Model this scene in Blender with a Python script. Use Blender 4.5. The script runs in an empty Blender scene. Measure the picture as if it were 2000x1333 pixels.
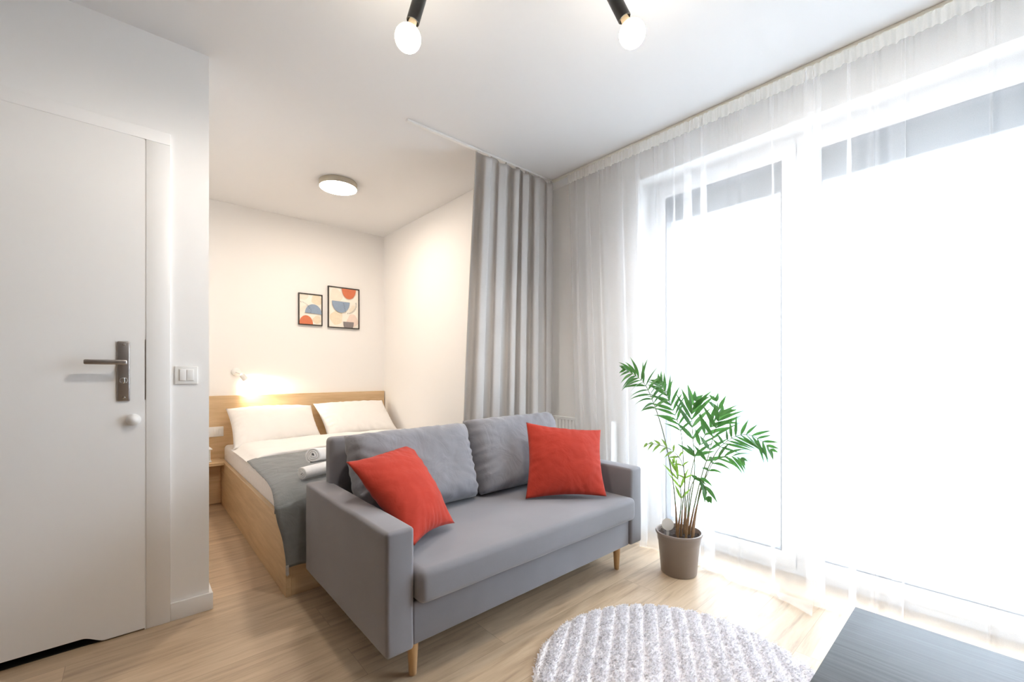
import bpy, bmesh, math, random
from mathutils import Vector, Matrix, noise as mnoise

C = bpy.context.scene.collection
R = random.Random(7)
PI = math.pi

# ------------------------------------------------------------------ materials
def new_mat(name):
    m = bpy.data.materials.new(name); m.use_nodes = True
    nt = m.node_tree
    return m, nt, nt.nodes, nt.links, nt.nodes['Principled BSDF']

def plain(name, col, rough=0.5, metal=0.0, bump=0.0, scale=200.0, var=0.0, sheen=0.0, spec=0.5):
    m, nt, N, L, b = new_mat(name)
    b.inputs['Base Color'].default_value = (*col, 1)
    b.inputs['Roughness'].default_value = rough
    b.inputs['Metallic'].default_value = metal
    b.inputs['Specular IOR Level'].default_value = spec
    if sheen:
        b.inputs['Sheen Weight'].default_value = sheen
        b.inputs['Sheen Roughness'].default_value = 0.4
    tc = N.new('ShaderNodeTexCoord')
    nz = N.new('ShaderNodeTexNoise'); nz.inputs['Scale'].default_value = scale; nz.inputs['Detail'].default_value = 3
    L.new(tc.outputs['Object'], nz.inputs['Vector'])
    if var:
        mx = N.new('ShaderNodeMix'); mx.data_type = 'RGBA'
        mx.inputs[6].default_value = (*[c*(1-var) for c in col], 1)
        mx.inputs[7].default_value = (*[min(1, c*(1+var)) for c in col], 1)
        L.new(nz.outputs['Fac'], mx.inputs[0]); L.new(mx.outputs[2], b.inputs['Base Color'])
    if bump:
        bp = N.new('ShaderNodeBump'); bp.inputs['Strength'].default_value = bump; bp.inputs['Distance'].default_value = 0.002
        L.new(nz.outputs['Fac'], bp.inputs['Height']); L.new(bp.outputs['Normal'], b.inputs['Normal'])
    return m

def fabric(name, col, rough=0.9, weave=900.0, bump=0.25, var=0.12, blotch=9.0, sheen=0.25, fold=0.0, foldscale=9.0):
    """woven cloth: fine thread noise, soft large mottling, optional soft creases"""
    m, nt, N, L, b = new_mat(name)
    b.inputs['Roughness'].default_value = rough
    b.inputs['Specular IOR Level'].default_value = 0.2
    b.inputs['Sheen Weight'].default_value = sheen
    b.inputs['Sheen Roughness'].default_value = 0.5
    tc = N.new('ShaderNodeTexCoord')
    n1 = N.new('ShaderNodeTexNoise'); n1.inputs['Scale'].default_value = weave; n1.inputs['Detail'].default_value = 2
    n2 = N.new('ShaderNodeTexNoise'); n2.inputs['Scale'].default_value = blotch; n2.inputs['Detail'].default_value = 4
    for n in (n1, n2): L.new(tc.outputs['Object'], n.inputs['Vector'])
    ad = N.new('ShaderNodeMath'); ad.operation = 'MULTIPLY_ADD'; ad.inputs[1].default_value = 0.5
    L.new(n1.outputs['Fac'], ad.inputs[0])
    ml = N.new('ShaderNodeMath'); ml.operation = 'MULTIPLY'; ml.inputs[1].default_value = 0.5
    L.new(n2.outputs['Fac'], ml.inputs[0]); L.new(ml.outputs[0], ad.inputs[2])
    cr = N.new('ShaderNodeValToRGB')
    cr.color_ramp.elements[0].position = 0.3; cr.color_ramp.elements[1].position = 0.7
    cr.color_ramp.elements[0].color = (*[c*(1-var) for c in col], 1)
    cr.color_ramp.elements[1].color = (*[min(1, c*(1+var)) for c in col], 1)
    L.new(ad.outputs[0], cr.inputs[0]); L.new(cr.outputs[0], b.inputs['Base Color'])
    bp = N.new('ShaderNodeBump'); bp.inputs['Strength'].default_value = bump; bp.inputs['Distance'].default_value = 0.001
    L.new(n1.outputs['Fac'], bp.inputs['Height'])
    if fold:
        n3 = N.new('ShaderNodeTexNoise'); n3.inputs['Scale'].default_value = foldscale; n3.inputs['Detail'].default_value = 3
        n3.inputs['Distortion'].default_value = 1.2
        L.new(tc.outputs['Object'], n3.inputs['Vector'])
        b2 = N.new('ShaderNodeBump'); b2.inputs['Strength'].default_value = fold; b2.inputs['Distance'].default_value = 0.03
        L.new(n3.outputs['Fac'], b2.inputs['Height']); L.new(b2.outputs['Normal'], bp.inputs['Normal'])
    L.new(bp.outputs['Normal'], b.inputs['Normal'])
    return m

def wood(name, light, dark, axis=(1, 12, 12), scale=6.0, rough=0.45, bump=0.1, contrast=(0.35, 0.7)):
    m, nt, N, L, b = new_mat(name)
    b.inputs['Roughness'].default_value = rough
    tc = N.new('ShaderNodeTexCoord'); mp = N.new('ShaderNodeMapping'); mp.inputs['Scale'].default_value = axis
    L.new(tc.outputs['Object'], mp.inputs['Vector'])
    n1 = N.new('ShaderNodeTexNoise'); n1.inputs['Scale'].default_value = scale; n1.inputs['Detail'].default_value = 8
    n1.inputs['Roughness'].default_value = 0.65; n1.inputs['Distortion'].default_value = 0.3
    L.new(mp.outputs[0], n1.inputs['Vector'])
    cr = N.new('ShaderNodeValToRGB')
    cr.color_ramp.elements[0].position = contrast[0]; cr.color_ramp.elements[1].position = contrast[1]
    cr.color_ramp.elements[0].color = (*dark, 1); cr.color_ramp.elements[1].color = (*light, 1)
    L.new(n1.outputs['Fac'], cr.inputs[0]); L.new(cr.outputs[0], b.inputs['Base Color'])
    bp = N.new('ShaderNodeBump'); bp.inputs['Strength'].default_value = bump; bp.inputs['Distance'].default_value = 0.001
    L.new(n1.outputs['Fac'], bp.inputs['Height']); L.new(bp.outputs['Normal'], b.inputs['Normal'])
    return m

def floor_mat():
    """light oak laminate boards running along X: per-board tone, long grain, thin joints"""
    m, nt, N, L, b = new_mat('oak_laminate')
    b.inputs['Specular IOR Level'].default_value = 1.0
    tc = N.new('ShaderNodeTexCoord')
    br = N.new('ShaderNodeTexBrick')
    br.offset = 0.37; br.squash = 1.0
    br.inputs['Scale'].default_value = 1.0
    br.inputs['Brick Width'].default_value = 1.28; br.inputs['Row Height'].default_value = 0.192
    br.inputs['Mortar Size'].default_value = 0.0011; br.inputs['Mortar Smooth'].default_value = 0.2
    br.inputs['Color1'].default_value = (0.0, 0.0, 0.0, 1); br.inputs['Color2'].default_value = (1, 1, 1, 1)
    br.inputs['Mortar'].default_value = (0.5, 0.5, 0.5, 1)
    mp0 = N.new('ShaderNodeMapping'); mp0.inputs['Location'].default_value = (0.18, 0.06, 0)
    L.new(tc.outputs['Object'], mp0.inputs['Vector']); L.new(mp0.outputs[0], br.inputs['Vector'])
    mp = N.new('ShaderNodeMapping'); mp.inputs['Scale'].default_value = (1.1, 11, 1)
    off = N.new('ShaderNodeVectorMath'); off.operation = 'ADD'
    sc = N.new('ShaderNodeVectorMath'); sc.operation = 'SCALE'; sc.inputs['Scale'].default_value = 7.0
    L.new(br.outputs['Color'], sc.inputs[0]); L.new(tc.outputs['Object'], off.inputs[0]); L.new(sc.outputs[0], off.inputs[1])
    L.new(off.outputs[0], mp.inputs['Vector'])
    n1 = N.new('ShaderNodeTexNoise'); n1.inputs['Scale'].default_value = 2.6; n1.inputs['Detail'].default_value = 9
    n1.inputs['Roughness'].default_value = 0.62; n1.inputs['Distortion'].default_value = 0.5
    L.new(mp.outputs[0], n1.inputs['Vector'])
    cr = N.new('ShaderNodeValToRGB')
    e = cr.color_ramp.elements
    e[0].position = 0.28; e[0].color = (0.33, 0.225, 0.140, 1)
    e[1].position = 0.72; e[1].color = (0.63, 0.485, 0.335, 1)
    k = e.new(0.48); k.color = (0.51, 0.375, 0.245, 1)
    L.new(n1.outputs['Fac'], cr.inputs[0])
    tone = N.new('ShaderNodeMix'); tone.data_type = 'RGBA'; tone.blend_type = 'MULTIPLY'
    tone.inputs[0].default_value = 1.0
    tr = N.new('ShaderNodeMapRange'); tr.inputs['To Min'].default_value = 0.90; tr.inputs['To Max'].default_value = 1.06
    L.new(br.outputs['Color'], tr.inputs['Value'])
    L.new(cr.outputs[0], tone.inputs[6]); L.new(tr.outputs[0], tone.inputs[7])
    jt = N.new('ShaderNodeMix'); jt.data_type = 'RGBA'
    jt.inputs[7].default_value = (0.22, 0.15, 0.09, 1)
    jm = N.new('ShaderNodeMath'); jm.operation = 'MULTIPLY'; jm.inputs[1].default_value = 0.55
    L.new(br.outputs['Fac'], jm.inputs[0])
    L.new(jm.outputs[0], jt.inputs[0]); L.new(tone.outputs[2], jt.inputs[6]); L.new(jt.outputs[2], b.inputs['Base Color'])
    rr = N.new('ShaderNodeMapRange'); rr.inputs['To Min'].default_value = 0.36; rr.inputs['To Max'].default_value = 0.50
    L.new(n1.outputs['Fac'], rr.inputs['Value']); L.new(rr.outputs[0], b.inputs['Roughness'])
    bp = N.new('ShaderNodeBump'); bp.inputs['Strength'].default_value = 0.08; bp.inputs['Distance'].default_value = 0.001
    L.new(n1.outputs['Fac'], bp.inputs['Height']); L.new(bp.outputs['Normal'], b.inputs['Normal'])
    return m

def emit(name, col, strength):
    m = bpy.data.materials.new(name); m.use_nodes = True
    nt = m.node_tree; nt.nodes.clear()
    o = nt.nodes.new('ShaderNodeOutputMaterial'); e = nt.nodes.new('ShaderNodeEmission')
    e.inputs[0].default_value = (*col, 1); e.inputs[1].default_value = strength
    nt.links.new(e.outputs[0], o.inputs[0])
    return m

def sheer(name, opac, col=(0.95, 0.95, 0.96)):
    """thin voile: open weave lets light straight through, the threads scatter it both ways"""
    m = bpy.data.materials.new(name); m.use_nodes = True
    nt = m.node_tree; N = nt.nodes; L = nt.links; N.clear()
    o = N.new('ShaderNodeOutputMaterial')
    tr = N.new('ShaderNodeBsdfTransparent'); df = N.new('ShaderNodeBsdfDiffuse'); tl = N.new('ShaderNodeBsdfTranslucent')
    df.inputs[0].default_value = (*col, 1); tl.inputs[0].default_value = (*col, 1)
    m1 = N.new('ShaderNodeMixShader'); m1.inputs[0].default_value = 0.40
    L.new(df.outputs[0], m1.inputs[1]); L.new(tl.outputs[0], m1.inputs[2])
    m2 = N.new('ShaderNodeMixShader')
    tc = N.new('ShaderNodeTexCoord'); mp = N.new('ShaderNodeMapping'); mp.inputs['Scale'].default_value = (900, 900, 900)
    nz = N.new('ShaderNodeTexNoise'); nz.inputs['Scale'].default_value = 1.0; nz.inputs['Detail'].default_value = 2
    L.new(tc.outputs['Object'], mp.inputs[0]); L.new(mp.outputs[0], nz.inputs['Vector'])
    mr = N.new('ShaderNodeMapRange'); mr.inputs['To Min'].default_value = opac*0.8; mr.inputs['To Max'].default_value = min(1, opac*1.2)
    L.new(nz.outputs['Fac'], mr.inputs['Value']); L.new(mr.outputs[0], m2.inputs[0])
    L.new(tr.outputs[0], m2.inputs[1]); L.new(m1.outputs[0], m2.inputs[2]); L.new(m2.outputs[0], o.inputs[0])
    return m

def glass(name, tint=(0.97, 0.99, 1.0), refl=0.06):
    m = bpy.data.materials.new(name); m.use_nodes = True
    nt = m.node_tree; N = nt.nodes; L = nt.links; N.clear()
    o = N.new('ShaderNodeOutputMaterial'); tr = N.new('ShaderNodeBsdfTransparent'); gl = N.new('ShaderNodeBsdfGlossy')
    tr.inputs[0].default_value = (*tint, 1); gl.inputs['Roughness'].default_value = 0.02
    mx = N.new('ShaderNodeMixShader'); mx.inputs[0].default_value = refl
    L.new(tr.outputs[0], mx.inputs[1]); L.new(gl.outputs[0], mx.inputs[2]); L.new(mx.outputs[0], o.inputs[0])
    return m

def leafmat(name, col):
    """waxy blade that glows when the daylight stands behind it"""
    m, nt, N, L, b = new_mat(name)
    b.inputs['Roughness'].default_value = 0.4
    tc = N.new('ShaderNodeTexCoord'); nz_ = N.new('ShaderNodeTexNoise'); nz_.inputs['Scale'].default_value = 45
    L.new(tc.outputs['Object'], nz_.inputs['Vector'])
    mx = N.new('ShaderNodeMix'); mx.data_type = 'RGBA'
    mx.inputs[6].default_value = (*[c*0.7 for c in col], 1); mx.inputs[7].default_value = (*[c*1.3 for c in col], 1)
    L.new(nz_.outputs['Fac'], mx.inputs[0]); L.new(mx.outputs[2], b.inputs['Base Color'])
    tl = N.new('ShaderNodeBsdfTranslucent'); tl.inputs[0].default_value = (col[0]*1.6, col[1]*1.5, col[2]*1.1, 1)
    ms_ = N.new('ShaderNodeMixShader'); ms_.inputs[0].default_value = 0.40
    L.new(b.outputs[0], ms_.inputs[1]); L.new(tl.outputs[0], ms_.inputs[2]); L.new(ms_.outputs[0], N['Material Output'].inputs[0])
    return m

def pile_mat(name, col):
    """soft yarn: light scatters off and through each tuft"""
    m = bpy.data.materials.new(name); m.use_nodes = True
    nt = m.node_tree; N = nt.nodes; L = nt.links; N.clear()
    o = N.new('ShaderNodeOutputMaterial'); df = N.new('ShaderNodeBsdfDiffuse'); tl = N.new('ShaderNodeBsdfTranslucent')
    mx = N.new('ShaderNodeMixShader'); mx.inputs[0].default_value = 0.42
    tc = N.new('ShaderNodeTexCoord'); nz_ = N.new('ShaderNodeTexNoise'); nz_.inputs['Scale'].default_value = 120; nz_.inputs['Detail'].default_value = 3
    cr = N.new('ShaderNodeValToRGB'); cr.color_ramp.elements[0].position = 0.38; cr.color_ramp.elements[1].position = 0.58
    cr.color_ramp.elements[0].color = (*[c*0.70 for c in col], 1); cr.color_ramp.elements[1].color = (*col, 1)
    L.new(tc.outputs['Object'], nz_.inputs['Vector']); L.new(nz_.outputs['Fac'], cr.inputs[0])
    L.new(cr.outputs[0], df.inputs[0]); L.new(cr.outputs[0], tl.inputs[0])
    L.new(df.outputs[0], mx.inputs[1]); L.new(tl.outputs[0], mx.inputs[2]); L.new(mx.outputs[0], o.inputs[0])
    return m

SKY, EXPO, READ, BULB = 6.0, 1.45, 8.0, 13.0
M = {}
M['wall'] = plain('white_wall_paint', (0.84, 0.835, 0.83), 0.75, bump=0.05, scale=120)
M['wall_far'] = plain('taupe_wall_paint', (0.40, 0.35, 0.31), 0.75, bump=0.05, scale=120)
M['ceil'] = plain('white_ceiling_paint', (0.78, 0.78, 0.785), 0.85, bump=0.04, scale=120)
M['door'] = plain('white_door_lacquer', (0.82, 0.815, 0.81), 0.42, bump=0.02, scale=60)
M['trim'] = plain('white_trim', (0.80, 0.80, 0.80), 0.40, bump=0.02, scale=60)
M['dark'] = plain('bathroom_shade_black', (0.012, 0.012, 0.012), 0.9, bump=0.02)  # black that paints the shade under and behind the door leaf
M['floor'] = floor_mat()
M['steel'] = plain('brushed_steel', (0.42, 0.39, 0.37), 0.33, metal=1.0, bump=0.12, scale=400)
M['chrome'] = plain('polished_steel', (0.75, 0.74, 0.73), 0.12, metal=1.0)
M['plastic'] = plain('white_plastic', (0.82, 0.82, 0.81), 0.35, bump=0.01)
M['plastic_grey'] = plain('pale_grey_plastic', (0.55, 0.56, 0.56), 0.4, bump=0.01)
M['black'] = plain('black_metal', (0.018, 0.018, 0.018), 0.38, bump=0.02)
M['frame'] = plain('dark_frame', (0.03, 0.026, 0.024), 0.4, bump=0.05)
M['upvc'] = plain('white_window_profile', (0.80, 0.81, 0.83), 0.35, bump=0.01)
M['gasket'] = plain('grey_gasket', (0.10, 0.10, 0.11), 0.6, bump=0.02)
M['blind'] = plain('grey_blind_slats', (0.16, 0.165, 0.18), 0.45, bump=0.03)
M['cream'] = plain('cream_rail', (0.78, 0.77, 0.70), 0.4, bump=0.01)
M['sofa'] = fabric('grey_velour', (0.212, 0.206, 0.226), var=0.10, blotch=5, weave=1100, bump=0.15, sheen=0.35)
M['cush'] = fabric('grey_velour_cushion', (0.225, 0.225, 0.25), var=0.08, blotch=6, weave=1100, bump=0.15, sheen=0.35, fold=0.30, foldscale=8)
M['red'] = fabric('red_cotton', (0.39, 0.038, 0.022), var=0.10, blotch=12, weave=1300, bump=0.25, sheen=0.08, fold=0.22, foldscale=8)
M['curtain'] = fabric('grey_linen_curtain', (0.50, 0.48, 0.465), var=0.10, blotch=3, weave=520, bump=0.3, sheen=0.1)
M['throw'] = fabric('grey_cotton_throw', (0.20, 0.215, 0.225), var=0.14, blotch=14, weave=800, bump=0.4, sheen=0.2, fold=0.25, foldscale=12)
M['fringe'] = fabric('pale_fringe', (0.55, 0.55, 0.55), var=0.1)
M['linen'] = fabric('white_bed_linen', (0.82, 0.81, 0.80), var=0.03, blotch=8, weave=900, bump=0.1, sheen=0.1, fold=0.16, foldscale=7)
M['mattress'] = fabric('white_mattress_cover', (0.80, 0.775, 0.76), var=0.05, blotch=40, weave=500, bump=0.2, sheen=0.1, fold=0.2, foldscale=18)
M['towel'] = fabric('white_terry', (0.82, 0.82, 0.83), var=0.05, blotch=60, weave=420, bump=0.9, sheen=0.4)
M['oakv'] = wood('oak_board_along_y', (0.70, 0.515, 0.315), (0.55, 0.38, 0.21), axis=(14, 1.2, 14), scale=2.4)
M['oakh'] = wood('oak_board_along_x', (0.70, 0.515, 0.315), (0.55, 0.38, 0.21), axis=(1.2, 14, 14), scale=2.4)
M['beech'] = wood('beech_leg', (0.62, 0.40, 0.20), (0.50, 0.30, 0.14), axis=(20, 20, 1.5), scale=3, rough=0.4)
M['tabletop'] = wood('black_brown_ash', (0.060, 0.061, 0.068), (0.014, 0.014, 0.017), axis=(46, 1.1, 46), scale=2.6, rough=0.5, bump=0.35, contrast=(0.3, 0.75))
M['rug'] = pile_mat('grey_shaggy_pile', (0.93, 0.91, 0.93))
M['rugb'] = fabric('rug_backing', (0.86, 0.84, 0.86), var=0.06, blotch=120, bump=0.6, weave=400)
M['pot'] = plain('taupe_plastic_pot', (0.25, 0.205, 0.18), 0.36, bump=0.03, scale=30)
M['soil'] = plain('dark_soil', (0.035, 0.022, 0.016), 0.95, bump=1.0, scale=120, var=0.7)
M['leaf'] = leafmat('palm_leaf_green', (0.060, 0.175, 0.050))
M['leafy'] = leafmat('young_leaf_green', (0.20, 0.36, 0.07))
M['stem'] = plain('palm_stem', (0.115, 0.155, 0.045), 0.5, bump=0.2, scale=70, var=0.4)
M['stembase'] = plain('palm_stem_sheath', (0.26, 0.15, 0.07), 0.6, bump=0.3, scale=50, var=0.5)
M['sheer'] = sheer('white_voile', 0.30)
M['tape'] = sheer('white_heading_tape', 0.72, (0.92, 0.91, 0.88))
M['glass'] = glass('window_glass')
M['balglass'] = glass('balcony_glass', (0.90, 0.95, 0.97), 0.06)
M['bulb'] = emit('lit_bulb', (1.0, 0.86, 0.66), 14.0)
M['opal'] = emit('lit_opal_diffuser', (1.0, 0.85, 0.70), 42.0)
M['spotglow'] = emit('lit_reading_lamp', (1.0, 0.83, 0.58), 60.0)
M['satin'] = plain('satin_nickel_ring', (0.50, 0.46, 0.38), 0.4, metal=0.6)
M['glow'] = plain('bulb_collar', (0.75, 0.62, 0.45), 0.4)
M['facade'] = plain('white_render', (0.80, 0.80, 0.80), 0.9, bump=0.05, scale=20)
M['pane'] = plain('far_window_pane', (0.10, 0.14, 0.19), 0.15)
M['paving'] = plain('pale_paving', (0.60, 0.60, 0.60), 0.85, bump=0.1, scale=20)
M['paper'] = plain('cream_paper', (0.88, 0.84, 0.76), 0.6)
M['p_blue'] = plain('print_blue', (0.26, 0.34, 0.46), 0.6, var=0.1, scale=40)
M['p_orange'] = plain('print_orange', (0.62, 0.18, 0.085), 0.6, var=0.06, scale=40)
M['p_beige'] = plain('print_beige', (0.77, 0.68, 0.53), 0.6, var=0.12, scale=60)
M['p_grey'] = plain('print_taupe', (0.24, 0.215, 0.22), 0.6, var=0.1, scale=40)
M['p_pink'] = plain('print_pink', (0.80, 0.66, 0.58), 0.6, var=0.06, scale=40)
M['p_sand'] = plain('print_sand', (0.80, 0.74, 0.64), 0.6, var=0.08, scale=40)
M['p_ink'] = plain('print_ink', (0.06, 0.07, 0.09), 0.6)

# ------------------------------------------------------------------ objects
BASE = {}
def prop(o, label=None, cat=None, group=None, kind=None):
    if label: o['label'] = label
    if cat: o['category'] = cat
    if group: o['group'] = group
    if kind: o['kind'] = kind
    return o

def thing(name, loc, label=None, cat=None, group=None, kind=None):
    o = bpy.data.objects.new(name, None); C.objects.link(o)
    o.empty_display_size = 0.05
    o.location = loc; BASE[o] = Vector(loc)
    return prop(o, label, cat, group, kind)

class MB:
    """collects shapes in world metres; build() links them as one mesh object"""
    def __init__(s): s.v = []; s.f = []; s.mi = []; s.cur = 0
    def add(s, vs, fs):
        k = len(s.v); s.v += [tuple(p) for p in vs]
        for f in fs: s.f.append(tuple(i+k for i in f)); s.mi.append(s.cur)
        return s
    def box(s, x0, x1, y0, y1, z0, z1):
        return s.add([(x, y, z) for z in (z0, z1) for y in (y0, y1) for x in (x0, x1)],
                     [(0, 2, 3, 1), (4, 5, 7, 6), (0, 1, 5, 4), (2, 6, 7, 3), (0, 4, 6, 2), (1, 3, 7, 5)])
    def rbox(s, x0, x1, y0, y1, z0, z1, r=0.01, seg=3, fn=None, sub=None):
        bm = bmesh.new(); bmesh.ops.create_cube(bm, size=1)
        for v in bm.verts:
            v.co = Vector(((x0+x1)/2+v.co.x*(x1-x0), (y0+y1)/2+v.co.y*(y1-y0), (z0+z1)/2+v.co.z*(z1-z0)))
        bmesh.ops.bevel(bm, geom=list(bm.edges), offset=r, segments=seg, profile=0.5, affect='EDGES')
        if sub:
            big = [e for e in bm.edges if e.calc_length() > sub*1.5]
            while big:
                bmesh.ops.subdivide_edges(bm, edges=big, cuts=1, use_grid_fill=True)
                nb = [e for e in bm.edges if e.calc_length() > sub*1.5]
                if len(nb) >= len(big)*8: break
                big = nb
        if fn:
            for v in bm.verts: v.co = fn(v.co)
        bm.verts.index_update()
        s.add([v.co.copy() for v in bm.verts], [[v.index for v in f.verts] for f in bm.faces]); bm.free(); return s
    def lathe(s, c, prof, seg=32, axis=None, caps=True):
        c = Vector(c); Q = Matrix.Identity(3)
        if axis is not None: Q = Vector((0, 0, 1)).rotation_difference(Vector(axis).normalized()).to_matrix()
        vs = []
        for r, z in prof:
            for i in range(seg):
                a = 2*PI*i/seg
                vs.append(c + Q @ Vector((r*math.cos(a), r*math.sin(a), z)))
        fs = []
        for j in range(len(prof)-1):
            for i in range(seg):
                k = (i+1) % seg
                fs.append((j*seg+i, j*seg+k, (j+1)*seg+k, (j+1)*seg+i))
        if caps:
            fs.append(tuple(reversed(range(seg)))); n = (len(prof)-1)*seg
            fs.append(tuple(n+i for i in range(seg)))
        return s.add(vs, fs)
    def tube(s, pts, rad, seg=8, caps=True):
        pts = [Vector(p) for p in pts]; n = len(pts)
        if not hasattr(rad, '__len__'): rad = [rad]*n
        vs = []; up = Vector((0.13, 0.21, 0.97))
        for i, p in enumerate(pts):
            t = (pts[min(i+1, n-1)]-pts[max(i-1, 0)]).normalized()
            a = t.cross(up)
            if a.length < 1e-3: a = t.cross(Vector((1, 0, 0)))
            a.normalize(); b = t.cross(a)
            for k in range(seg):
                w = 2*PI*k/seg
                vs.append(p + (a*math.cos(w)+b*math.sin(w))*rad[i])
        fs = [(j*seg+i, j*seg+(i+1) % seg, (j+1)*seg+(i+1) % seg, (j+1)*seg+i) for j in range(n-1) for i in range(seg)]
        if caps: fs += [tuple(reversed(range(seg))), tuple((n-1)*seg+i for i in range(seg))]
        return s.add(vs, fs)
    def grid(s, fn, nu, nv, closed_u=False):
        vs = [fn(i/nu, j/nv) for j in range(nv+1) for i in range(nu+1)]
        w = nu+1
        return s.add(vs, [(j*w+i, j*w+i+1, (j+1)*w+i+1, (j+1)*w+i) for j in range(nv) for i in range(nu)])
    def poly(s, pts): return s.add(pts, [tuple(range(len(pts)))])
    def build(s, name, mats, parent=None, loc=None, smooth=35, label=None, cat=None, group=None, kind=None, merge=0.0):
        base = BASE[parent] if parent is not None else Vector(loc if loc is not None else (0, 0, 0))
        me = bpy.data.meshes.new(name)
        me.from_pydata([(p[0]-base.x, p[1]-base.y, p[2]-base.z) for p in s.v], [], s.f)
        if not isinstance(mats, (list, tuple)): mats = [mats]
        for m in mats: me.materials.append(m)
        for p, i in zip(me.polygons, s.mi): p.material_index = i
        if merge:
            bm = bmesh.new(); bm.from_mesh(me); bmesh.ops.remove_doubles(bm, verts=bm.verts, dist=merge); bm.to_mesh(me); bm.free()
        if smooth:
            for p in me.polygons: p.use_smooth = True
            if smooth < 180: me.set_sharp_from_angle(angle=math.radians(smooth))
        me.update()
        o = bpy.data.objects.new(name, me); C.objects.link(o)
        BASE[o] = base
        if parent is not None: o.parent = parent
        else: o.location = base
        return prop(o, label, cat, group, kind)

def nz(p, s=1.0, seed=0.0): return mnoise.noise(Vector((p[0]*s+seed, p[1]*s-seed*1.7, p[2]*s+seed*0.6)))
def lerp(a, b, t): return a+(b-a)*t
def clamp(x, a=0., b=1.): return max(a, min(b, x))
def sst(x): x = clamp(x); return x*x*(3-2*x)
# ------------------------------------------------------------------ the room shell (metres; X towards the window wall, Y into the bedroom)
CEIL = 2.495
def struct(mb, name, mat, **k): return mb.build(name, mat, kind='structure', **k)

struct(MB().box(-2.95, 2.90, -3.8, 4.45, -0.12, 0.0), 'floor', M['floor'], smooth=0)
struct(MB().box(-2.95, 2.90, -3.8, 4.45, CEIL, CEIL+0.15), 'ceiling', M['ceil'], smooth=0)
WY = 2.36                                                         # face of the wall with the door
w = MB(); w.box(-2.8, -0.885, WY, WY+0.10, 0, CEIL); w.box(0.055, 0.262, WY, WY+0.10, 0, CEIL); w.box(-0.885, 0.055, WY, WY+0.10, 2.05, CEIL)
struct(w, 'wall_door', M['wall'], smooth=0)
struct(MB().box(0.162, 0.262, WY+0.10, 4.30, 0, CEIL), 'wall_bedroom_left', M['wall'], smooth=0)
struct(MB().box(0.162, 2.9, 4.30, 4.45, 0, CEIL), 'wall_headboard', M['wall'], smooth=0)
struct(MB().box(1.995, 2.48, WY, 4.30, 0, CEIL), 'wall_bedroom_right', M['wall'], smooth=0)
struct(MB().box(-2.95, -2.8, -3.8, 2.46, 0, CEIL), 'wall_left', M['wall_far'], smooth=0)
struct(MB().box(-2.8, 2.48, -3.8, -3.65, 0, CEIL), 'wall_rear', M['wall_far'], smooth=0)
# window wall with one floor-length opening
OY0, OY1, OZ = -0.86, 1.56, 2.318
w = MB(); w.box(2.48, 2.90, OY1, 4.30, 0, CEIL); w.box(2.48, 2.90, -3.8, OY0, 0, CEIL); w.box(2.48, 2.90, OY0, OY1, OZ, CEIL)
struct(w, 'wall_window', M['wall'], smooth=0)
# unlit bathroom behind the door: its shade painted as a black strip and sheet
struct(MB().box(-0.885, 0.055, WY+0.002, WY+0.10, 0.0, 0.002), 'trim_gap_shade', M['dark'], smooth=0)
struct(MB().box(-0.95, 0.16, WY+0.09, WY+0.11, 0.0, 2.05), 'trim_bathroom_shade', M['dark'], smooth=0)

# baseboards
b = MB(); b.rbox(0.125, 0.276, WY-0.014, WY, 0, 0.076, 0.003, 2)
struct(b, 'baseboard_door', M['trim'])
struct(MB().rbox(0.262, 0.2755, WY+0.0002, 4.26, 0, 0.076, 0.003, 2), 'baseboard_bedroom', M['trim'])
struct(MB().rbox(2.466, 2.48, 1.56, 2.36, 0, 0.076, 0.003, 2), 'baseboard_window', M['trim'])

# the door: leaf with ventilation cut-out, frame, handle plate with lever, white bumper
DY = 2.346
door = thing('door_1', (-0.40, DY, 0), kind='structure')
def leaf_bottom(x):
    # small gap at the lock side, S-curve up to the ventilation cut-out
    return lerp(0.007, 0.036, sst((-0.075-x)/0.07))
lf = MB(); xs = [-0.88, -0.6, -0.3] + [-0.16+0.005*i for i in range(21)] + [0.0, 0.041]
vs = []
for x in xs:
    zb = leaf_bottom(x)
    vs += [(x, DY, zb), (x, DY, 2.034), (x, DY+0.04, 2.034), (x, DY+0.04, zb)]
fs = []
for i in range(len(xs)-1):
    for k in range(4): fs.append((i*4+k, i*4+(k+1) % 4, (i+1)*4+(k+1) % 4, (i+1)*4+k))
fs += [(0, 3, 2, 1), tuple((len(xs)-1)*4+k for k in range(4))]
lf.add(vs, fs); lf.build('door_leaf', M['door'], door, smooth=30)
fr = MB(); fr.rbox(0.0445, 0.125, DY-0.001, WY+0.02, 0, 2.0374, 0.003, 2); fr.rbox(-0.965, 0.125, DY-0.001, WY+0.02, 2.0376, 2.088, 0.003, 2)
fr.rbox(-0.965, -0.8835, DY-0.001, WY+0.02, 0, 2.0374, 0.003, 2)
fr.box(0.0412, 0.0446, DY+0.003, DY+0.030, 0.0, 2.04); fr.box(-0.885, 0.0445, DY+0.003, DY+0.030, 2.0343, 2.0378)
fr.build('door_frame', M['door'], door)
MB().box(0.0408, 0.0446, DY+0.0005, DY+0.0028, 0.955, 1.205).build('strike_plate', M['steel'], door, smooth=0)
h = MB(); h.rbox(-0.043, -0.0045, DY-0.009, DY, 0.952, 1.194, 0.004, 3)
hp = h.build('handle_plate', M['steel'], door)
lv = MB(); lv.lathe((-0.0235, DY-0.009, 1.108), [(0.011, 0), (0.011, 0.012), (0.0085, 0.014), (0.0085, 0.045)], 20, axis=(0, -1, 0))
lv.rbox(-0.136, -0.012, DY-0.062, DY-0.046, 1.099, 1.118, 0.005, 3)
lv.build('lever', M['steel'], hp)
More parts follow.
